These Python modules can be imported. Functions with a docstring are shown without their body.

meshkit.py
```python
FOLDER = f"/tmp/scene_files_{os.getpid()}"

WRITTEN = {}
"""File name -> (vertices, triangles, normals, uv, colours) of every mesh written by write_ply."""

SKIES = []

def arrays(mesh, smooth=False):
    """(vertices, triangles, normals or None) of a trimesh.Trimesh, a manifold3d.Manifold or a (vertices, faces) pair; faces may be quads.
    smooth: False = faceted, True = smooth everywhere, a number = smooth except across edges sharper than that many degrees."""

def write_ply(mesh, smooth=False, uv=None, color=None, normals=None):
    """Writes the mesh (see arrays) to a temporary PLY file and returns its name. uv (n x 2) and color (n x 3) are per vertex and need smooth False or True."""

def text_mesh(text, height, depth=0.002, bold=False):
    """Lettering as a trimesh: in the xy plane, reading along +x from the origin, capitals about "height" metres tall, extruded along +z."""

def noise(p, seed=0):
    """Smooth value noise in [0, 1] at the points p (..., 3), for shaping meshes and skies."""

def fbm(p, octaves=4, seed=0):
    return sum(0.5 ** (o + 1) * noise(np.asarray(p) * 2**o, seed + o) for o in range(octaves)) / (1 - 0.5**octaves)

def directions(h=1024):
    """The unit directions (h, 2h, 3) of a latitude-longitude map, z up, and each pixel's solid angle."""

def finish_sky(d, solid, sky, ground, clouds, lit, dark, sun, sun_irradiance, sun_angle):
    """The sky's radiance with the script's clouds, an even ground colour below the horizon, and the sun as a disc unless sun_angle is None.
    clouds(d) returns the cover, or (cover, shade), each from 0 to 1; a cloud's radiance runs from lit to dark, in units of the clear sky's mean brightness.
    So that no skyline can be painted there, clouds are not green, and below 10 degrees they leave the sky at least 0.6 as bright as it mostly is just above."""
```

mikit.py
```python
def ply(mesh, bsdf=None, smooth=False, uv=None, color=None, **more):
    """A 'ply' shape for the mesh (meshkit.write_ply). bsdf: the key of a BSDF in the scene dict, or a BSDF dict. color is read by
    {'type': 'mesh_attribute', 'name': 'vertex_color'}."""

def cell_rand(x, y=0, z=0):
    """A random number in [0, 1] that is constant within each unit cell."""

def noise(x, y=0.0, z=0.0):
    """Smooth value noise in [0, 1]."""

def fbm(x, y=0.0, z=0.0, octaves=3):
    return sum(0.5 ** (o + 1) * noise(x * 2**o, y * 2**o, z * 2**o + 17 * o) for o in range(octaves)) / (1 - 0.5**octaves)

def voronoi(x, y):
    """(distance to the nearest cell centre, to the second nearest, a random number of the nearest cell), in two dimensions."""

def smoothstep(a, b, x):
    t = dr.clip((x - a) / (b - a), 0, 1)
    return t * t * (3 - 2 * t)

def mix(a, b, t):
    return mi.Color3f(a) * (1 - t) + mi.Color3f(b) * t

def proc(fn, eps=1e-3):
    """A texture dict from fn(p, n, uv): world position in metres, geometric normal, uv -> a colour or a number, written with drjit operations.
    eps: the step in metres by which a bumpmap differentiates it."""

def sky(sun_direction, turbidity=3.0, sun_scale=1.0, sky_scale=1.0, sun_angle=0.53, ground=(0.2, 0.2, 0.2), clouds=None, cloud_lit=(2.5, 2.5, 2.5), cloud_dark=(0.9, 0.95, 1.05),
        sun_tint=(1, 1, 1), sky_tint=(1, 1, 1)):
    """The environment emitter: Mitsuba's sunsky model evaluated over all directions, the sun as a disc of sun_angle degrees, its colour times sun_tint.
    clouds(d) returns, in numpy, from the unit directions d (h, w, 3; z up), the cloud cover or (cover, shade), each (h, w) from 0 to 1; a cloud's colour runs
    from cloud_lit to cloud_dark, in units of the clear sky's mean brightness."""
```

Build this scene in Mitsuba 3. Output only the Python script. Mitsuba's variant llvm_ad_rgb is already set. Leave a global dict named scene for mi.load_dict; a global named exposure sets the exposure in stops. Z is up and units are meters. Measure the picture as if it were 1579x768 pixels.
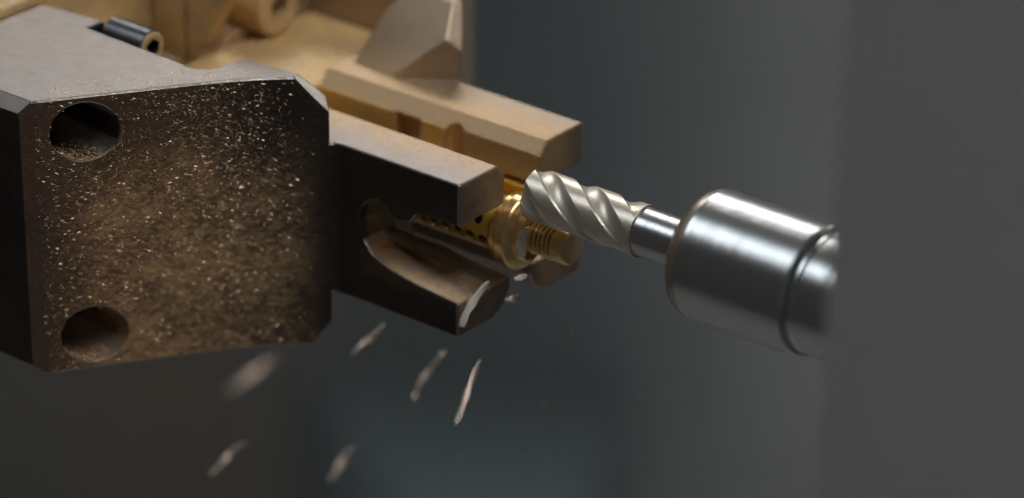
import math, random
import numpy as np, trimesh, manifold3d as m3, shapely.geometry as sg
import drjit as dr, mitsuba as mi, mikit, meshkit
from mikit import noise, fbm, smoothstep, mix, cell_rand, proc

random.seed(7)
RNG = np.random.default_rng(7)
T = mi.ScalarTransform4f
scene, labels = {}, {}
MM = 0.001          # everything below is modelled in millimetres and written in metres

# ------------------------------------------------------------------ camera
CAM = np.array([345.08, -427.64, 256.55])
FWD = np.array([-0.55111, 0.70878, -0.44034])
UP = np.array([-0.28262, 0.33797, 0.89772])
RIGHT = np.cross(FWD, UP)
FOCAL = 5033.3
scene['camera'] = {
    'type': 'thinlens', 'fov': math.degrees(2 * math.atan(789.5 / FOCAL)), 'fov_axis': 'x',
    'aperture_radius': 8 * MM, 'focus_distance': 605 * MM, 'near_clip': 0.05, 'far_clip': 20.0,
    'to_world': T().look_at(origin=(CAM * MM).tolist(), target=((CAM + 600 * FWD) * MM).tolist(), up=UP.tolist())}
exposure = 0.15


# ------------------------------------------------------------------ helpers
def obj(name, mesh, bsdf, parent=None, smooth=False, label=None, cat=None, group=None, kind=None, **kw):
    base = name if parent is None else parent + '__' + name
    key, i = base, 0
    while key in scene or key in labels:
        i += 1
        key = f'{base}_{i:03d}'
    v, f, n = meshkit.arrays(mesh, False)
    tm = trimesh.Trimesh(np.asarray(v) * MM, f, process=False)
    if smooth and smooth is not True:
        tm.merge_vertices(digits_vertex=8)
    scene[key] = mikit.ply(tm, bsdf, smooth=smooth, **kw)
    tag(key, label, cat, group, kind)
    return key


def tag(key, label=None, cat=None, group=None, kind=None):
    e = {k: v for k, v in (('label', label), ('category', cat), ('group', group), ('kind', kind)) if v}
    if e:
        labels[key] = e


def thing(name, label, cat, group=None, kind=None):
    key, i = name, 0
    while key in labels:
        i += 1
        key = f'{name}_{i:03d}'
    tag(key, label, cat, group, kind)
    return key


def man(mesh):
    v, f, _ = meshkit.arrays(mesh, False)
    return m3.Manifold(m3.Mesh(np.asarray(v, np.float32), np.asarray(f, np.uint32)))


def prism(poly, lo, hi, axis='z'):
    """The polygon extruded; axis z: (x, y), axis y: (x, z) , axis x: (y, z)."""
    p = sg.polygon.orient(sg.Polygon(poly))
    m = m3.CrossSection([np.array(p.exterior.coords)[:-1]]).extrude(hi - lo).translate([0, 0, lo])
    if axis == 'z':
        return m
    a = np.array(m.to_mesh().vert_properties)[:, :3]
    t = np.array(m.to_mesh().tri_verts)
    if axis == 'x':
        v = a[:, [2, 0, 1]]
    else:
        v, t = a[:, [0, 2, 1]], t[:, ::-1]
    return man((v, t))


def box(x0, x1, y0, y1, z0, z1):
    return m3.Manifold.cube([x1 - x0, y1 - y0, z1 - z0]).translate([x0, y0, z0])


def ball(r, n=8):
    return m3.Manifold.sphere(r, n)


def rbox(x0, x1, y0, y1, z0, z1, r=0.5, n=12):
    pts = [ball(r, n).translate([x, y, z]) for x in (x0 + r, x1 - r) for y in (y0 + r, y1 - r) for z in (z0 + r, z1 - r)]
    return m3.Manifold.batch_hull(pts)


def rot_to_x(m):
    return m.rotate([0, 90, 0])


def lathe_x(profile, n=96, c=(0, 0, 0)):
    """A turned body round the x axis from (x, radius) pairs."""
    prof = np.array(profile, float)
    ang = np.linspace(0, 2 * np.pi, n, endpoint=False)
    v = np.stack([np.repeat(prof[:, 0], n), np.outer(prof[:, 1], np.cos(ang)).ravel(), np.outer(prof[:, 1], np.sin(ang)).ravel()], 1)
    k = len(prof)
    f = []
    for i in range(k - 1):
        for j in range(n):
            a, b = i * n + j, i * n + (j + 1) % n
            c2, d = a + n, b + n
            f += [[a, b, d], [a, d, c2]]
    v = np.vstack([v, [[prof[0, 0], 0, 0], [prof[-1, 0], 0, 0]]])
    for j in range(n):
        f.append([k * n, (j + 1) % n, j])
        f.append([k * n + 1, (k - 1) * n + j, (k - 1) * n + (j + 1) % n])
    f = np.array(f)[:, ::-1]
    mesh = trimesh.Trimesh(v + np.array(c), f, process=False)
    if mesh.volume < 0:
        mesh.invert()
    return mesh


def at(px, py, depth):
    """Where the pixel (of the 1579 px photograph) lies at this depth in millimetres; used once to measure things, as a tape would."""
    return CAM + depth * (FWD + RIGHT * (px - 789.5) / FOCAL - UP * (py - 384) / FOCAL)


# ------------------------------------------------------------------ materials
def rgb(*c):
    return {'type': 'rgb', 'value': list(c)}


def metal(base, rough, metallic=1.0, spec=0.5, aniso=0.0, bump=None):
    b = {'type': 'principled', 'base_color': base if isinstance(base, dict) else rgb(*base),
         'roughness': rough, 'metallic': metallic, 'specular': spec}
    if aniso:
        b['anisotropic'] = aniso
    if bump:
        fn, sc, eps = bump
        b = {'type': 'bumpmap', 'arbitrary': proc(fn, eps), 'scale': sc, 'bsdf': b}
    return {'type': 'twosided', 'bsdf': b}


YM = 19.0


def dust_amount(q):
    al = q.x * 0.589 + q.y * 0.808
    fine = fbm(al * 1.5, (q.x * 0.808 - q.y * 0.589) * 3.1, q.z * 4.2, 3)
    mid = fbm(q.x * 0.55 + 9, q.y * 0.55, q.z * 0.55, 3)
    big = fbm(q.x * 0.085 + 3, q.y * 0.085 + 8, q.z * 0.085 + 5, 2)
    inner = smoothstep(18.8, 9.0, dr.abs(q.y - YM)) * 0.55 + 0.45 * smoothstep(16.0, 4.0, dr.abs(q.y - YM))   # brass dust packed round the workpiece
    inner = inner * (0.25 + 0.75 * smoothstep(-16.0, -10.0, q.z))
    lower = smoothstep(-0.3, 1.0, q.y) * smoothstep(11.5, 9.0, q.y) * smoothstep(-27.0, -24.6, q.z) * smoothstep(-19.0, -21.5, q.z) * dr.select(q.x > -24.5, 1.0, 0.0)
    inner = dr.maximum(inner, 1.0 * lower)
    far = smoothstep(22.0, 26.0, q.y) * 0.45
    slant = smoothstep(9.0, -12.0, q.z) * smoothstep(-47.0, -30.0, q.y) * smoothstep(-1.0, -9.0, q.y)
    dust = smoothstep(0.38, 0.66, 0.5 * fine + 0.3 * mid + 0.2 * big)
    return dr.clip(dust * (0.12 + 0.70 * slant) + 0.17 * slant + far + inner * (0.5 + 0.6 * dust), 0, 1), fine, mid


def jaw_color(p, n, uv):
    q = p * 1000.0
    dust, fine, mid = dust_amount(q)
    # light painted in: tops and end faces lighter, outer sides darker, broken edges highlighted
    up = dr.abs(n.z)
    top_light = smoothstep(0.40, 0.55, up) * dr.select((dr.abs(q.z + 14.4) > 17.5) | (dr.abs(dr.abs(q.z + 16) - 16) < 1.0) | (q.x > -28.0), 1.0, 0.0)
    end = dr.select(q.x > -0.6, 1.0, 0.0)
    side_shade = smoothstep(3.0, 1.0, q.y) * (1 - top_light) * (1 - end)
    edge_light = smoothstep(0.3, 0.5, up) * smoothstep(0.95, 0.85, up) * dr.select((q.y < 12.0) & (dr.abs(q.z + 14.4) > 13.2) & (q.y > -45.0), 1.0, 0.0) \
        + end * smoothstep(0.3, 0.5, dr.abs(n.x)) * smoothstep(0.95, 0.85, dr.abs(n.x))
    edge_light = dr.clip(edge_light, 0, 1) * (0.35 + 0.65 * mid)
    steel = mix(mix((0.315, 0.283, 0.272), (0.235, 0.21, 0.20), mid), mix((0.100, 0.082, 0.076), (0.062, 0.052, 0.050), mid), side_shade * (1 - 0.0 * mid))
    steel = mix(steel, (0.62, 0.60, 0.57), edge_light)
    steel = mix(steel, (0.36, 0.26, 0.21), end * (1 - edge_light) * 0.8)
    gold = smoothstep(5.4, 4.6, dr.abs(q.y - YM)) * smoothstep(-1.0, -3.0, q.z) * smoothstep(-14.0, -10.0, q.z)
    brass = mix(mix((0.40, 0.25, 0.13), (0.53, 0.365, 0.20), fine), (0.76, 0.46, 0.12), gold)
    return mix(steel, brass, dust)


def jaw_metallic(p, n, uv):
    return 0.97 - 0.48 * dust_amount(p * 1000.0)[0]


def jaw_bump(p, n, uv):
    q = p * 1000.0
    return fbm(q.x * 4.0, q.y * 4.0, q.z * 4.0, 3)


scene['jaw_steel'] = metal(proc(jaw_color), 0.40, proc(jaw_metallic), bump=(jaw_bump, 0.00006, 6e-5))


def base_color(p, n, uv):
    q = p * 1000.0
    mid = fbm(q.x * 0.2 + 9, q.y * 0.2, q.z * 0.2, 3)
    fine = fbm(q.x * 1.3, q.y * 1.3, q.z * 1.3, 2)
    return mix(mix((0.50, 0.325, 0.14), (0.60, 0.41, 0.185), fine), (0.36, 0.25, 0.16), 0.5 * smoothstep(0.35, 0.75, mid))


scene['dusted_body'] = metal(proc(base_color), 0.5, 0.3)
scene['dark_steel'] = metal((0.16, 0.16, 0.17), 0.32, 0.95)
scene['ink'] = metal((0.07, 0.07, 0.07), 0.3, 0.9)
scene['hole_shade'] = metal((0.03, 0.025, 0.02), 0.6, 0.3)  # painted shade for the insides of holes


def turned(p, n, uv):
    q = p * 1000.0
    return noise(q.x * 22.0) + 0.5 * noise(q.x * 9.0 + 40)


def brass_color(p, n, uv):
    q = p * 1000.0
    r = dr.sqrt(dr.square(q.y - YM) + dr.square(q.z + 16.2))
    groove_shade = smoothstep(3.28, 2.98, r) * dr.select(q.x > 3.3, 1.0, 0.0) * dr.select(q.x < 9.8, 1.0, 0.0)     # shade at the bottom of the thread, painted into the colour
    return mix(mix((0.92, 0.67, 0.31), (0.84, 0.57, 0.23), fbm(q.x * 1.5, q.y * 1.5, q.z * 1.5, 2)), (0.26, 0.15, 0.05), groove_shade)


def grind(p, n, uv):
    q = p * 1000.0
    return noise(q.x * 7 + 2.0 * q.z, 0.6 * q.y, 0.6 * q.z)


scene['brass'] = metal(proc(brass_color), 0.2, 0.8, bump=(turned, 0.000006, 1e-5))
scene['brass_dull'] = metal((0.88, 0.56, 0.13), 0.36, 0.6)
scene['brass_face'] = metal((0.78, 0.58, 0.33), 0.36, 0.5)
scene['pale_chip'] = metal((0.88, 0.80, 0.73), 0.35, 0.2)
scene['brass_chip'] = metal((0.44, 0.35, 0.29), 0.36, 0.6)
scene['brass_flake'] = metal({'type': 'mesh_attribute', 'name': 'vertex_color'}, 0.4, 0.5)
scene['carbide'] = metal((0.74, 0.66, 0.56), 0.38, 0.75, bump=(grind, 0.000012, 2e-5))
scene['chrome'] = metal((0.62, 0.62, 0.63), 0.26, 1.0, bump=(turned, 0.00001, 1e-5))
scene['ring_reflection'] = metal((0.56, 0.48, 0.42), 0.35, 0.9)  # brownish reflection on the nose ring, put into its colour
scene['haze_paint'] = metal((0.150, 0.164, 0.180), 0.65, 0.0)


def panel_mat(c, rough=0.55):
    def fn(p, n, uv):
        q = p * 1.0
        return mi.Color3f(c) * (0.85 + 0.3 * fbm(q.x * 9, q.y * 9, q.z * 9, 2))
    return metal(proc(fn), rough, 0.0)


# ------------------------------------------------------------------ lamps: all unseen, some follow reflections on the metal, the rest are added fill
def lamp(label, centre, aim, w, h, radiance, tubes=1):
    key = thing('unseen_lamp', label, 'lamp')
    c, aim = np.array(centre, float), np.array(aim, float)
    d = (aim - c) / np.linalg.norm(aim - c)
    a = np.cross(d, [0, 0, 1]); a /= np.linalg.norm(a)
    b = np.cross(a, d)
    tr = np.eye(4); tr[:3, 0], tr[:3, 1], tr[:3, 2], tr[:3, 3] = a, np.cross(d, a), d, c
    case = trimesh.creation.box([w + 24, h + 24, 30]); case.apply_translation([0, 0, -17]); case.apply_transform(tr)
    obj('housing', case, 'dark_steel', key)
    pitch = h / tubes
    for k in range(tubes):
        y0 = -h / 2 + k * pitch
        y1 = y0 + pitch * (1.0 if tubes == 1 else 0.3 + 0.12 * (k % 2))
        v = np.array([[-w / 2, y0, 0], [w / 2, y0, 0], [w / 2, y1, 0], [-w / 2, y1, 0]])
        v = (np.c_[v, np.ones(4)] @ tr.T)[:, :3]
        c_ = np.array(radiance) * ((0.93, 1.0, 1.08) if tubes > 1 and k % 2 == 0 else (1, 1, 1))
        obj('tube' if tubes > 1 else 'diffuser', (v, [[0, 1, 2], [0, 2, 3]]), 'lamp_white', key, emitter={'type': 'area', 'radiance': rgb(*c_.tolist())})
    return key


scene['lamp_white'] = {'type': 'diffuse', 'reflectance': rgb(0.7, 0.7, 0.7)}
O = np.array([0, 10, -10.0])
lamp('long warm white work lamp high on the back wall above the jaws', O + 800 * np.array([-.53, .62, .60]), O, 420, 120, (8.4, 8.3, 7.9))
lamp('square work lamp overhead in front of the jaws', O + 850 * np.array([-.5, -.36, .79]), O, 340, 330, (7.0, 7.5, 7.6), 4)
lamp('warm work lamp on the wall of the tool side', O + 800 * np.array([.88, .34, .33]), O, 260, 200, (10.2, 8.7, 7.3))
lamp('small added fill lamp at the back of the tool side, out of view', O + 800 * np.array([.15, .92, .36]), O, 240, 120, (5.5, 5.2, 4.6))  # added to brighten the shoulder chamfers
lamp('large added fill lamp overhead, out of view', (620, 0, 1150), O, 700, 500, (8.5, 8.5, 8.4))  # added as general fill, also catches the bevels
lamp('small warm fill lamp added low on the tool side, out of view', O + 750 * np.array([.88, -.22, -.30]), O, 220, 150, (2.2, 1.42, 0.82))  # added for sheen on the slanting face and light in the slot

# ------------------------------------------------------------------ the setting: inside of the machine, far out of focus
FH = np.array([FWD[0], FWD[1], 0]); FH /= np.linalg.norm(FH)
RH = np.cross(FH, [0, 0, 1])
WALL_O = np.array([CAM[0], CAM[1], 0]) + 1900 * FH


def wall_panel(name, u0, u1, z0, z1, off, mat, label, thick=30):
    a = box(u0, u1, 0, thick, z0, z1)
    v = np.array(a.to_mesh().vert_properties)[:, :3]
    w = WALL_O + np.outer(v[:, 0], RH) + np.outer(v[:, 1] + off, FH) + np.outer(v[:, 2], [0, 0, 1])
    return obj(name, (w, np.array(a.to_mesh().tri_verts)[:, ::-1] if np.linalg.det(np.array([RH, FH, [0, 0, 1]])) < 0 else a.to_mesh().tri_verts), mat, label=label, kind='structure')


scene['wall_dark'] = panel_mat((0.022, 0.023, 0.024))
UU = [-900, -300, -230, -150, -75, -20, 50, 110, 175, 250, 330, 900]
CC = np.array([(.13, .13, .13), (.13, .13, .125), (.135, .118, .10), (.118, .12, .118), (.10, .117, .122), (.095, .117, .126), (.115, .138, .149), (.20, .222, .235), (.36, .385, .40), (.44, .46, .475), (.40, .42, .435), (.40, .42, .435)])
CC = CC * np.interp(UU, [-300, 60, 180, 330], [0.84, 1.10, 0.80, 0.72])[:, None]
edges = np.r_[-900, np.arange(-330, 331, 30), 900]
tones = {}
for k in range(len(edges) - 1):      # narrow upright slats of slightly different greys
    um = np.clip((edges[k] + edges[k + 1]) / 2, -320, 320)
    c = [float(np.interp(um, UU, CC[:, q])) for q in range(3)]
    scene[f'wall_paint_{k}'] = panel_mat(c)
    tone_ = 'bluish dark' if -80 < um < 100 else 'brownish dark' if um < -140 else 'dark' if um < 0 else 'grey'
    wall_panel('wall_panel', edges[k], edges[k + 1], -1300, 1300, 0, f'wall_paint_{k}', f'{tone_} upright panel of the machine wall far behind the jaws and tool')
for k in range(7):          # soft bluish glow painted as nested panels, each a little bluer
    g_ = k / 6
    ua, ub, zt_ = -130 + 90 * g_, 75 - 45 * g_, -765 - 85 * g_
    scene[f'wall_glow_{k}'] = panel_mat([float((1 - g_) * a_ + g_ * b_) for a_, b_ in zip((.112, .134, .143), (.225, .31, .355))])
    wall_panel('glow_panel', ua, ub, -1300, zt_, -20 - 14 * k, f'wall_glow_{k}', 'stepped panel painting a soft bluish glow low on the machine wall')
floor = rbox(-1500, 1500, -1500, 1500, -1340, -1300, 3)
obj('floor', floor, 'wall_paint', label='grey machine floor far below the jaws', kind='structure')

scene['wall_shade'] = panel_mat((0.16, 0.16, 0.16))
scene['wall_paint'] = panel_mat((0.48, 0.48, 0.48))
for nm, b, lb in (('ceiling', (-1500, 1500, -1500, 1700, 1400, 1440), 'grey ceiling of the machine'),
                  ('wall_tool_side', (1500, 1540, -1500, 1700, -1300, 1400), 'grey wall of the tool side'),
                  ('wall_jaw_side', (-1540, -1500, -1500, 1700, -1300, 1400), 'grey wall of the jaw side'),
                  ('wall_front', (-1500, 1500, -1540, -1500, -1300, 1400), 'grey front wall behind the camera')):
    obj(nm, rbox(*b, 3), 'wall_shade' if 'front' in nm or 'jaw_side' in nm else 'wall_paint', label=lb, kind='structure')

# ------------------------------------------------------------------ the gripper jaw (near one; its twin is the mirror image)
ZT, ZB = 14.14, -43.0
face_curve = [(-64.6, -45.8), (-57.9, -35.7), (-49.0, -22.4), (-41.9, -12.7), (-40.0, -10.65), (-37.9, -8.5), (-35.4, -6.2), (-33.3, -3.85), (-31.6, -1.6), (-30.6, -0.45), (-29.6, -0.08), (-28.4, 0.0)]
import scipy.interpolate as si_
fc = np.array(face_curve)
t_ = np.r_[0, np.cumsum(np.linalg.norm(np.diff(fc, axis=0), axis=1))]
cs = si_.PchipInterpolator(t_, fc)
fine_curve = cs(np.r_[0, np.linspace(t_[2], t_[-1], 30)])
G = fine_curve[0] + (fine_curve[0] - fc[1]) / np.linalg.norm(fc[0] - fc[1]) * 2.8    # out to the left face
YL = G[1]


def arc(c, r, a0, a1, n=10):
    return [(c[0] + r * math.cos(math.radians(a)), c[1] + r * math.sin(math.radians(a))) for a in np.linspace(a0, a1, n)]


def plane_trim(m, n, p):
    n = np.array(n, float); n /= np.linalg.norm(n)
    return m.trim_by_plane((-n).tolist(), float(-n @ np.array(p)))   # keeps the side the normal points away from


def make_jaw():
    # plan of the upper body
    outer = [(-135, YL)] + [tuple(G)] + [tuple(q) for q in fine_curve]
    body = prism(outer + [(-28.4, 14.2), (-40, 14.2), (-135, 14.2)], ZB, ZT)
    # 45 degree chamfers along the left face, top and bottom
    body = plane_trim(body, (0, -1, 1), (-70, YL + 2.3, ZT))
    body = plane_trim(body, (0, -1, -1), (-70, YL + 2.3, ZB))
    mid = (ZT + ZB) / 2
    up = body.trim_by_plane([0, 0, 1], -16.0)
    dn = body.trim_by_plane([0, 0, -1], 16.0)
    # upper shoulder: end plane, chamfer strip, inner slope
    P1, P2, P4 = (-35.4, -6.2, ZT), (-31.1, -0.9, 5.6), (-36, -4.2, ZT)

    def shoulder(b, s):
        f = lambda p: (p[0], p[1], p[2] if s > 0 else -32 - p[2])
        b = plane_trim(b, (.588, .809, 0), f(P2))
        b = plane_trim(b, (37.7, 12.8, s * 28.8), f(P1))
        return plane_trim(b, (-6, 55, s * 48), f(P4))
    low = up.trim_by_plane([0, 0, -1], 0.0) + dn.trim_by_plane([0, 0, 1], -32.0)
    low = plane_trim(plane_trim(low, (0, 3.2, 2.75), (0, 11.4, 0)), (0, 1.8, -3.35), (0, 10.8, -32))
    up, dn = shoulder(up.trim_by_plane([0, 0, 1], -0.01), 1), shoulder(dn.trim_by_plane([0, 0, -1], 31.99), -1)
    # recess in the inner side of the upper body, open to the slide behind
    rec = [(-82.6, -13.6), (-56.5, -14.7)] + arc((-53.6, -11.0), 4.0, -95, -25, 8) + [(-48.9, -5.4), (-51.6, -2.6), (-55.0, 12), (-55.0, 25), (-82.6, 25)]
    up, low = up - prism(rec, -16.2, ZT + 5), low - prism(rec, -16.2, ZT + 5)
    # fingers: profile in (y, z)
    solid = prism([(0, 0), (11.4, 0), (14.15, -3.2), (14.15, -28.7), (10.8, -32), (0, -32)], -56, -20, 'x')
    fing = prism([(0, 0), (11.4, 0), (14.15, -3.2), (14.15, -20), (15.3, -23.0), (16.0, -26.9), (14.15, -30.2), (10.8, -32), (0, -32)], -30, 0, 'x')
    inner = prism([(6.2, -10.7), (9.0, -11.2), (14.15, -10.4), (18, -10.0), (18, -22.9), (15.3, -23.0), (9.3, -23.3), (9.3, -24.1), (6.9, -24.3), (6.2, -20)], -28, 1, 'x')
    # the side window between the fingers ends in a big radius with a round relief at the top
    slot = [(2, -24.95), (-10.7, -23.95), (-17.2, -22.8), (-21.3, -21.2), (-23.7, -18.6), (-24.8, -14.8), (-24.2, -11.9), (-22.2, -9.6), (-20.2, -8.9), (-18.4, -9.3), (-17.0, -10.6), (-15.4, -11.9), (-12.3, -11.4), (-10.6, -9.3), (-7.7, -8.8), (2, -8.6)]
    jaw = up + dn + low + solid + fing - inner
    jaw = jaw - prism(slot, -1, 20, 'y')
    # inner side: V pocket run-out, square notch
    jaw = jaw - box(-19.0, 3, 13.6, 15, -10, -3.0)
    runout = m3.Manifold.batch_hull([ball(2.3, 24).translate([-20.6, 14.6, -3.6]), ball(2.6, 24).translate([-21.8, 13.6, -12])])
    jaw = jaw - runout - box(-35.6, -29.4, 11.2, 15, -9.5, -3.5)
    # bolt holes, drilled along the finger direction into the slanting face
    P0, dd = np.array([-30.84, 0]), np.array([-.589, -.808])
    for s, z in ((46.9, 6.9), (46.75, -35.7)):
        c = P0 + s * dd
        h = m3.Manifold.cylinder(26, 5.75, 5.75, 64).translate([0, 0, -18]).rotate([0, 90, 0]).rotate([0, 0, -6]).translate([float(c[0]), float(c[1]), z])
        h2 = m3.Manifold.cylinder(55, 5.1, 5.1, 40).translate([0, 0, -70]).rotate([0, 90, 0]).rotate([0, 0, -6]).translate([float(c[0]), float(c[1]), z])
        jaw = jaw - h - h2
    return jaw


jaw = make_jaw()
EDGE = m3.Manifold.sphere(0.42, 8)          # broken edges: erode and grow again
jaw = jaw.minkowski_difference(EDGE).minkowski_sum(EDGE).simplify(0.004)


def put_jaw(mirror, label, finger_labels):
    m = jaw
    if mirror:
        m = jaw.translate([0, -YM, 0]).mirror([0, 1, 0]).translate([0, YM, 0])
    key = thing('gripper_jaw', label, 'gripper jaw')
    rest, front = m.split_by_plane([-1, 0, 0], 25.2)
    parts = sorted(front.decompose(), key=lambda q: -q.volume())
    body = rest
    fingers = []
    for q in parts:
        b = q.bounding_box()
        if q.volume() > 500 and len(fingers) < 2:
            fingers.append(q)
        else:
            body = body + q
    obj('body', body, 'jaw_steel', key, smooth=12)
    for q in sorted(fingers, key=lambda q: -q.bounding_box()[5]):
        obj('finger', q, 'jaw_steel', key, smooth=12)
    return key, m


jaw_key, near_m = put_jaw(False, 'dark dusty steel jaw nearest the camera with two round bolt holes in its slanting face', None)
far_key, far_m = put_jaw(True, 'lighter steel jaw behind the brass fitting, blurred, its end above the cutter', None)

ins = prism([(23.8, -9.8), (27.5, -9.8), (30.5, -13.2), (25.2, -13.4)], -26, -3.6, 'x')
obj('gripping_pad', ins.minkowski_difference(EDGE).minkowski_sum(EDGE), 'brass_dull', far_key, label='golden pad inside the far jaw')

# shallow stamped lettering on the dark left side of the near jaw
txt = meshkit.text_mesh('C500T', 2.6, 0.12)
tv = np.array(txt.vertices)
lv = np.stack([-71.9 + tv[:, 1], np.full(len(tv), YL) - tv[:, 2] + 0.04, 3.6 - tv[:, 0]], 1)
obj('lettering', (lv, np.array(txt.faces)), 'ink', jaw_key, label='stamped characters on the dark left side')

# ------------------------------------------------------------------ gripper body behind the jaws
gb = thing('gripper_housing', 'gold tinted gripper body with upright walls between the two jaws', 'gripper')
obj('slide_base', rbox(-82.3, -55.3, 4.5, 51.5, -15.5, -2.3, 0.6), 'dusted_body', gb)
obj('guide_wall', rbox(-98.0, -88.9, 20, 23.4, -14, 40, 0.4), 'dusted_body', gb)
gw = prism([(-88.2, -14.0), (-84.8, -14.0), (-84.6, -2.3), (-67, 26), (-62, 40), (-88.2, 40)], 20, 23.4, 'y')
obj('guide_wall', gw.minkowski_difference(EDGE).minkowski_sum(EDGE), 'dusted_body', gb)
obj('back_plate', rbox(-150, -98.5, -46, 80, -40, 16.2, 1.4), 'dusted_body', gb)


def socket_screw(label, x0, x1, r, c, hex_r, mat):
    k = thing('socket_screw', label, 'screw')
    prof = [(x0, r), (x1 - 0.8, r), (x1 - 0.3, r - 0.25), (x1, r - 0.8)]
    m = man(lathe_x([(a - x0, b) for a, b in prof], 48))
    hexp = m3.Manifold.cylinder(6, hex_r, hex_r, 6).rotate([0, 90, 0]).translate([x1 - x0 - 4, 0, 0])
    m = (m - hexp).translate([x0, c[0], c[1]])
    obj('head', m, mat, k, smooth=30)
    obj('rim', lathe_x([(x1 - 0.2, hex_r * 1.1), (x1 + 0.05, hex_r * 1.15), (x1 + 0.05, r - 0.7), (x1 - 0.35, r - 0.15)], 48, (0, c[0], c[1])) if False else man(lathe_x([(x1 - 0.3, r - 0.3), (x1 + 0.06, r - 0.75)], 48, (0, c[0], c[1]))) - m3.Manifold.cylinder(6, hex_r, hex_r, 6).rotate([0, 90, 0]).translate([x1 - 3, c[0], c[1]]), 'dusted_body', k)
    hb = m3.Manifold.cylinder(0.5, hex_r * 1.05, hex_r * 1.05, 24).rotate([0, 90, 0]).translate([x1 - 4.3, c[0], c[1]])
    obj('socket', hb, 'hole_shade', k)  # dark disc stands for the shade deep in the socket
    return k


socket_screw('steel socket screw lying in the recess of the near jaw', -82, -71.4, 3.6, (-7.0, 10.7), 2.0, 'dark_steel')
socket_screw('blurred gold socket screw standing between the jaws at the top edge', -93, -77.5, 6.2, (36.5, 4.2), 2.8, 'dusted_body')

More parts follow.
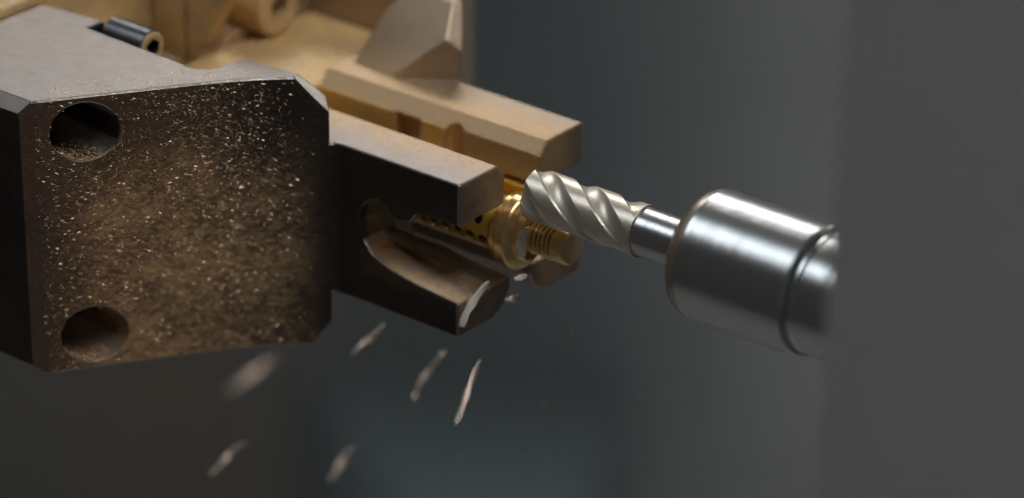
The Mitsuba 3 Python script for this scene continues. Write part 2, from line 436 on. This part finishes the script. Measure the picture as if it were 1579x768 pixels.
# ------------------------------------------------------------------ the brass fitting held by the jaws
bz = -16.2
bf = thing('brass_fitting', 'turned brass fitting with perforated sleeve, collar and threaded end clamped in the jaws', 'fitting')
sleeve = man(lathe_x([(-34, 5.4), (-3.2, 5.4), (-2.8, 5.4)], 96)) - man(lathe_x([(-36, 5.02), (-3.4, 5.02)], 64))
for k in range(10):
    for j, a in enumerate(range(0, 360, 45)):
        x = -5.4 - 3.05 * k - (1.52 if j % 2 else 0)
        h = m3.Manifold.cylinder(4, 1.2, 1.2, 24).translate([0, 0, 3.2]).rotate([a + 110.0, 0, 0]).translate([x, 0, 0])
        sleeve = sleeve - h
sleeve = sleeve.translate([0, YM, bz])
obj('sleeve', sleeve, 'brass_dull', bf, smooth=30)
obj('shade_core', lathe_x([(-34, 4.2), (-3.3, 4.2)], 48, (0, YM, bz)), 'hole_shade', bf, smooth=30)  # dark cylinder added so the sleeve holes look shaded
collar = [(-3.2, 5.0), (-3.2, 6.6), (-2.6, 6.9), (-1.6, 6.9), (-1.5, 6.4), (-1.2, 6.4), (-1.1, 7.2), (-0.8, 7.6), (1.0, 7.6), (1.3, 7.4), (1.9, 6.2), (2.0, 5.6), (2.9, 5.4), (3.2, 5.1), (3.2, 3.0)]
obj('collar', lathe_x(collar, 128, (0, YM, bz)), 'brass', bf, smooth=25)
# thread: a real helix, pitch 1.25
nth, L0, L1, pitch = 96, 3.2, 9.9, 1.05
rows = 120
xs = np.linspace(L0, L1, rows)
ang = np.linspace(0, 2 * np.pi, nth, endpoint=False)
X, A = np.meshgrid(xs, ang, indexing='ij')
ph = ((X / pitch - A / (2 * np.pi)) % 1.0)
tri = np.abs(ph - 0.5) * 2
amp = np.clip(np.minimum((X - L0) / 0.8, (L1 - X) / 0.8), 0, 1)
Rr = 3.56 - 0.62 * np.clip(tri * 1.3 - 0.15, 0, 1) * amp - 0.5 * (1 - amp) * (X < 5)
tvv = np.stack([X, Rr * np.cos(A) + YM, Rr * np.sin(A) + bz], -1).reshape(-1, 3)
idx = np.arange(rows * nth).reshape(rows, nth)
a0, b0 = idx[:-1], np.roll(idx[:-1], -1, 1)
a1, b1 = idx[1:], np.roll(idx[1:], -1, 1)
tf = np.concatenate([np.stack([a0, a1, b1], -1).reshape(-1, 3), np.stack([a0, b1, b0], -1).reshape(-1, 3)])
tmesh = trimesh.Trimesh(tvv, tf, process=False)
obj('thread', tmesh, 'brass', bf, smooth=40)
obj('stub_end', lathe_x([(9.88, 2.9), (9.9, 3.54), (11.9, 3.54), (12.2, 3.44), (12.42, 3.15)], 96, (0, YM, bz)), 'brass', bf, smooth=25)
obj('end_face', lathe_x([(12.3, 3.14), (12.425, 3.14), (12.45, 0.05)], 64, (0, YM, bz)), 'brass_face', bf)

# ------------------------------------------------------------------ milling cutter and its holder
TY, TZ = 16.0, -5.7
em = thing('milling_cutter', 'pale fluted milling cutter reaching from its steel holder to the brass fitting', 'milling cutter')
x0, x1, R, nfl, lead = 5.4, 31.0, 5.05, 4, 42.0
na_, nx = 128, 110
ang = np.linspace(0, 2 * np.pi, na_, endpoint=False)
rad = np.empty(na_)
for i, a in enumerate(ang):
    u = (a / (2 * np.pi) * nfl) % 1.0
    if u < 0.46:
        rad[i] = R
    elif u < 0.50:
        rad[i] = R - 0.1 - 5.0 * (u - .46)
    else:
        w = (u - 0.50) / 0.50
        rad[i] = R - 0.3 - 0.5 * math.sin(math.pi * min(w * 1.05, 1)) ** 0.8 * (1 - 0.15 * w)
xs = np.linspace(x0, x1, nx)
V = []
for x in xs:
    fade = np.clip((x1 - x) / 4.0, 0, 1)
    rr = R + (rad - R) * fade
    rr = rr - (0.25 if x < x0 + 0.01 else 0)
    tw = (x - x0) / lead * 2 * np.pi
    V.append(np.stack([np.full(na_, x), TY - rr * np.sin(ang + tw), TZ + rr * np.cos(ang + tw)], 1))
V = np.vstack(V + [[[x0 + 0.6, TY, TZ], [x1, TY, TZ]]])
idx = np.arange(nx * na_).reshape(nx, na_)
a0, b0 = idx[:-1], np.roll(idx[:-1], -1, 1)
a1, b1 = idx[1:], np.roll(idx[1:], -1, 1)
F = np.concatenate([np.stack([a0, a1, b1], -1).reshape(-1, 3), np.stack([a0, b1, b0], -1).reshape(-1, 3),
                    np.stack([np.full(na_, nx * na_), idx[0], np.roll(idx[0], -1)], -1), np.stack([np.full(na_, nx * na_ + 1), np.roll(idx[-1], -1), idx[-1]], -1)])
fl = trimesh.Trimesh(V, F, process=False)
if fl.volume < 0:
    fl.invert()
obj('flutes', fl, 'carbide', em, smooth=28, label='pale spiral flutes at the cutting end')
obj('shank', lathe_x([(30.9, 4.45), (31.2, 4.6), (44, 4.6)], 96, (0, TY, TZ)), 'chrome', em, smooth=25)

th = thing('tool_holder', 'polished round steel tool holder gripping the milling cutter', 'tool holder')
obj('nose_ring', lathe_x([(43.0, 4.7), (43.0, 9.8), (43.3, 10.5), (44.2, 11.6), (45.2, 12.15), (46.4, 12.36)], 128, (0, TY, TZ)), 'ring_reflection', th, smooth=25, label='bevelled nose ring with a brownish reflection painted in')
obj('sleeve', lathe_x([(46.4, 12.3), (46.5, 12.4), (68.6, 12.4), (69.2, 12.3), (69.6, 11.9), (69.7, 11.2), (69.5, 10.6)], 160, (0, TY, TZ)), 'chrome', th, smooth=25)
obj('shank', lathe_x([(69.0, 11.2), (70.8, 11.3), (71.2, 11.1), (71.4, 11.1), (71.6, 11.3), (86, 11.3)], 160, (0, TY, TZ)), 'chrome', th, smooth=25)

HX, HY = 118.2, -60.0
sh = thing('haze_cover', 'plain grey cover, blurred, added to stand for the haze right of the tool holder', 'haze cover')
cov = [(HX, HY), (HX, 140), (300, 140), (300, HY + (300 - HX) * 0.867)]  # cover added so the holder end fades into grey haze
obj('cover', prism(cov, -170, 190), 'haze_paint', sh)

# ------------------------------------------------------------------ chips and dust
def flakes(points, normals, along, size):
    V, F = [], []
    octa_f = np.array([[0, 2, 4], [2, 1, 4], [1, 3, 4], [3, 0, 4], [2, 0, 5], [1, 2, 5], [3, 1, 5], [0, 3, 5]])
    k = 0
    for p, n, t, s in zip(points, normals, along, size):
        a = RNG.normal(0, 0.2)
        b = np.cross(n, t)
        t2 = t * math.cos(a) + b * math.sin(a)
        n2 = n + RNG.normal(0, 0.45, 3); n2 /= np.linalg.norm(n2)
        t2 = t2 - n2 * (t2 @ n2); t2 /= np.linalg.norm(t2)
        b2 = np.cross(n2, t2)
        l, w, h = s, s * RNG.uniform(0.16, 0.36), s * RNG.uniform(0.12, 0.26)
        V.append(p + n * 0.05 + np.array([t2 * l, -t2 * l, b2 * w, -b2 * w, n2 * h, -n2 * h]))
        F.append(octa_f + k); k += 6
    return np.vstack(V), np.vstack(F)


pts, nrm, alo, siz = [], [], [], []
P0, dd = np.array([-30.84, 0]), np.array([-.589, -.808])
for _ in range(21000):
    s = RNG.uniform(0, t_[-1] - 4)
    q = cs(s); d = cs(s + 0.2) - q; d /= np.linalg.norm(d)
    z = RNG.uniform(ZB + .5, ZT - .3)
    sz = t_[-1] - s
    u = s / t_[-1]
    dens = 0.35 + 0.65 * math.exp(-((u - 0.5) / 0.3) ** 2)
    if u > 0.72:
        dens *= max(0.0, 1 - (u - 0.72) / 0.2)
    if z > 5.6 + (14.1 - 5.6) * max(0, (t_[-1] - 7.5 - s)) / 7.4 and s > t_[-1] - 16:
        continue
    if RNG.random() > dens:
        continue
    if any(((math.hypot((q - (P0 + sh_ * dd)) @ dd / 1.2, z - zh)) < 6.2) for sh_, zh in ((46.9, 7.25), (46.75, -35.9))):
        continue
    tilt = np.array([d[0], d[1], -0.12 - 0.5 * (u > .55) * (u - .55) / .4]); tilt /= np.linalg.norm(tilt)
    pts.append([q[0], q[1], z]); nrm.append([d[1], -d[0], 0]); alo.append(tilt)
    siz.append(float(np.clip(RNG.lognormal(-2.15, 0.62), 0.06, 0.55)))
for _ in range(420):        # a few larger bright chips stuck to the face
    s = RNG.uniform(3, t_[-1] - 9)
    q = cs(s); d = cs(s + 0.2) - q; d /= np.linalg.norm(d)
    z = RNG.uniform(ZB + 1, ZT - 1)
    if any(((math.hypot((q - (P0 + sh_ * dd)) @ dd / 1.2, z - zh)) < 6.4) for sh_, zh in ((46.9, 6.9), (46.75, -35.7))):
        continue
    tilt = np.array([d[0], d[1], -0.15]); tilt /= np.linalg.norm(tilt)
    pts.append([q[0], q[1], z]); nrm.append([d[1], -d[0], 0]); alo.append(tilt); siz.append(RNG.uniform(0.28, 0.6))
NBIG = len(pts)
for _ in range(700):        # on the top face, along its front edge
    s = RNG.uniform(2, t_[-1] - 12)
    q = cs(s); d = cs(s + 0.2) - q; d /= np.linalg.norm(d)
    off = min(abs(RNG.normal(0, 5)) + 0.3, 14)
    y = q + np.array([-d[1], d[0]]) * off
    if y[1] > -15.5 - 0 * y[0] and y[0] < -50 or y[1] > -5.2 or y[1] < YL + 3:
        continue
    if RNG.random() < 0.55 * abs(s / t_[-1] - 0.6) * 2:
        continue
    pts.append([y[0], y[1], ZT]); nrm.append([0, 0, 1]); alo.append([d[0], d[1], 0])
    siz.append(float(np.clip(RNG.lognormal(-1.9, 0.5), 0.06, 0.5)))
for sh_, zh in ((46.9, 6.9), (46.75, -35.7)):      # heaped in the bottom of the bolt holes
    c0 = P0 + sh_ * dd
    for _ in range(2000):
        ph_ = RNG.normal(-90, 55); xx = -abs(RNG.normal(0, 5.5)); rr_ = 5.7
        cy, cz = math.cos(math.radians(ph_)), math.sin(math.radians(ph_))
        x_ = c0[0] + xx - 0.73 * (rr_ * cy) * -1 - 0.2
        pts.append([x_, c0[1] + rr_ * cy - xx * 0.105, zh + rr_ * cz]); nrm.append([0, -cy, -cz]); alo.append([1.0, 0, 0])
        siz.append(float(np.clip(RNG.lognormal(-1.8, 0.5), 0.08, 0.5)))
tone = RNG.random(len(pts)) ** 1.7
tone[NBIG - 300:NBIG] = 0.9
FCOL = np.repeat(np.array([0.52, 0.27, 0.12]) * (1 - tone[:, None]) + np.array([0.95, 0.74, 0.52]) * tone[:, None], 6, axis=0)
obj('brass_dust', flakes(*map(np.array, (pts, nrm, alo, siz))), 'brass_flake', color=FCOL, label='fine golden metal dust sprinkled over the slanting face and top of the near jaw', cat='dust', kind='stuff')


def ribbon(curve, width, thick, twist=0.0, normal=None, taper=0.6):
    """A curled chip: a thin strip swept along the points."""
    c = np.array(curve, float)
    tck, _ = si_.splprep(c.T, s=0, k=min(3, len(c) - 1))
    u = np.linspace(0, 1, 28)
    p = np.array(si_.splev(u, tck)).T
    d = np.gradient(p, axis=0); d /= np.linalg.norm(d, axis=1, keepdims=True)
    up = np.array([0.55, -0.7, 0.44]) if normal is None else np.array(normal, float)
    V = []
    for i in range(len(p)):
        n = up - d[i] * (up @ d[i]); n /= np.linalg.norm(n)
        b = np.cross(d[i], n)
        a = twist * (u[i] - 0.5)
        n, b = n * math.cos(a) + b * math.sin(a), b * math.cos(a) - n * math.sin(a)
        w = width * (1 - taper * abs(2 * u[i] - 1) ** 2.2) * (1 + 0.15 * math.sin(17 * u[i]))
        V += [p[i] + b * w / 2 + n * thick / 2, p[i] + n * thick * 0.9, p[i] - b * w / 2 + n * thick / 2, p[i] - b * w / 2 - n * thick / 2, p[i] - n * thick * 0.1, p[i] + b * w / 2 - n * thick / 2]
    m = len(p)
    F = []
    for i in range(m - 1):
        for j in range(6):
            a, b = i * 6 + j, i * 6 + (j + 1) % 6
            F += [[a, b, b + 6], [a, b + 6, a + 6]]
    for o, flip in ((0, 1), ((m - 1) * 6, 0)):
        for j in range(1, 5):
            F.append([o, o + j, o + j + 1] if not flip else [o, o + j + 1, o + j])
    t = trimesh.Trimesh(np.array(V), np.array(F), process=False)
    if t.volume < 0:
        t.invert()
    return t


CH = [  # flying chips: two ends in the photograph's pixels, distance, width mm, twist
    ('twisted bright chip flying below the near jaw beside its lower finger', [(543, 546), (562, 528), (575, 518), (592, 500)], 555, 0.95, 3.4),
    ('large faint chip falling under the slanting face of the near jaw', [(350, 606), (385, 580), (402, 568), (424, 553)], 478, 1.15, 2.6),
    ('narrow chip falling straight below the slot of the lower finger, left of the longest one', [(638, 615), (648, 590), (662, 572), (684, 542)], 545, 0.9, 3.2),
    ('long straight bright sliver falling below the lower finger tip', [(703, 654), (715, 622), (726, 590), (740, 556)], 572, 0.95, 0.7),
    ('small chip near the bottom left corner, lowest left of all', [(326, 730), (342, 715), (358, 697), (380, 682)], 540, 0.95, 3.6),
    ('reddish chip at the bottom edge below the long sliver', [(508, 742), (520, 725), (531, 706), (546, 690)], 530, 1.2, 3.2),
    ('tiny bright chip just under the collar of the brass fitting', [(794, 431), (800, 429), (806, 427), (812, 425)], 598, 1.1, 0.8),
    ('small dim chip in the air right of the lower finger end', [(780, 464), (788, 462), (795, 460), (802, 457)], 585, 1.3, 2.0),
    ('hair thin chip far right of the lower finger, upper one of a pair', [(880, 506), (882, 510), (884, 513), (886, 517)], 600, 0.3, 1.0),
    ('hair thin chip far right of the lower finger, lower one of a pair', [(837, 618), (839, 622), (841, 627), (842, 632)], 600, 0.3, 1.0),
]
for lab, c, dep, w, tw in CH:
    obj('metal_chip', ribbon([at(x, y, dep + 2 * i) for i, (x, y) in enumerate(c)], w, 0.25, tw), 'pale_chip' if 'tiny bright' in lab else 'brass_chip', smooth=40, label=lab, cat='chip', group='metal chips in the air')
# the two curled chips that still cling to the parts
obj('metal_chip', ribbon([(0.35, 0.6, -29.6), (0.5, 1.6, -27.3), (0.5, 3.6, -25.6), (0.4, 6.2, -24.2), (0.3, 8.6, -23.3)], 1.5, 0.3, 1.5, (1, -.3, .4), 0.3), 'pale_chip', smooth=40,
    label='pale curled chip stuck on the end edge of the lower finger', cat='chip')
obj('metal_chip', ribbon([(4.6, YM - 4.0, bz + 3.6), (4.2, YM - 4.5, bz + 2.3), (4.0, YM - 5.1, bz + 0.6), (3.9, YM - 4.9, bz - 1.3), (4.0, YM - 4.6, bz - 2.9)], 1.9, 0.3, 2.0, (.6, -.7, .3), 0.35), 'pale_chip', smooth=40,
    label='pale curled chip hanging between the collar and the thread of the brass fitting', cat='chip')
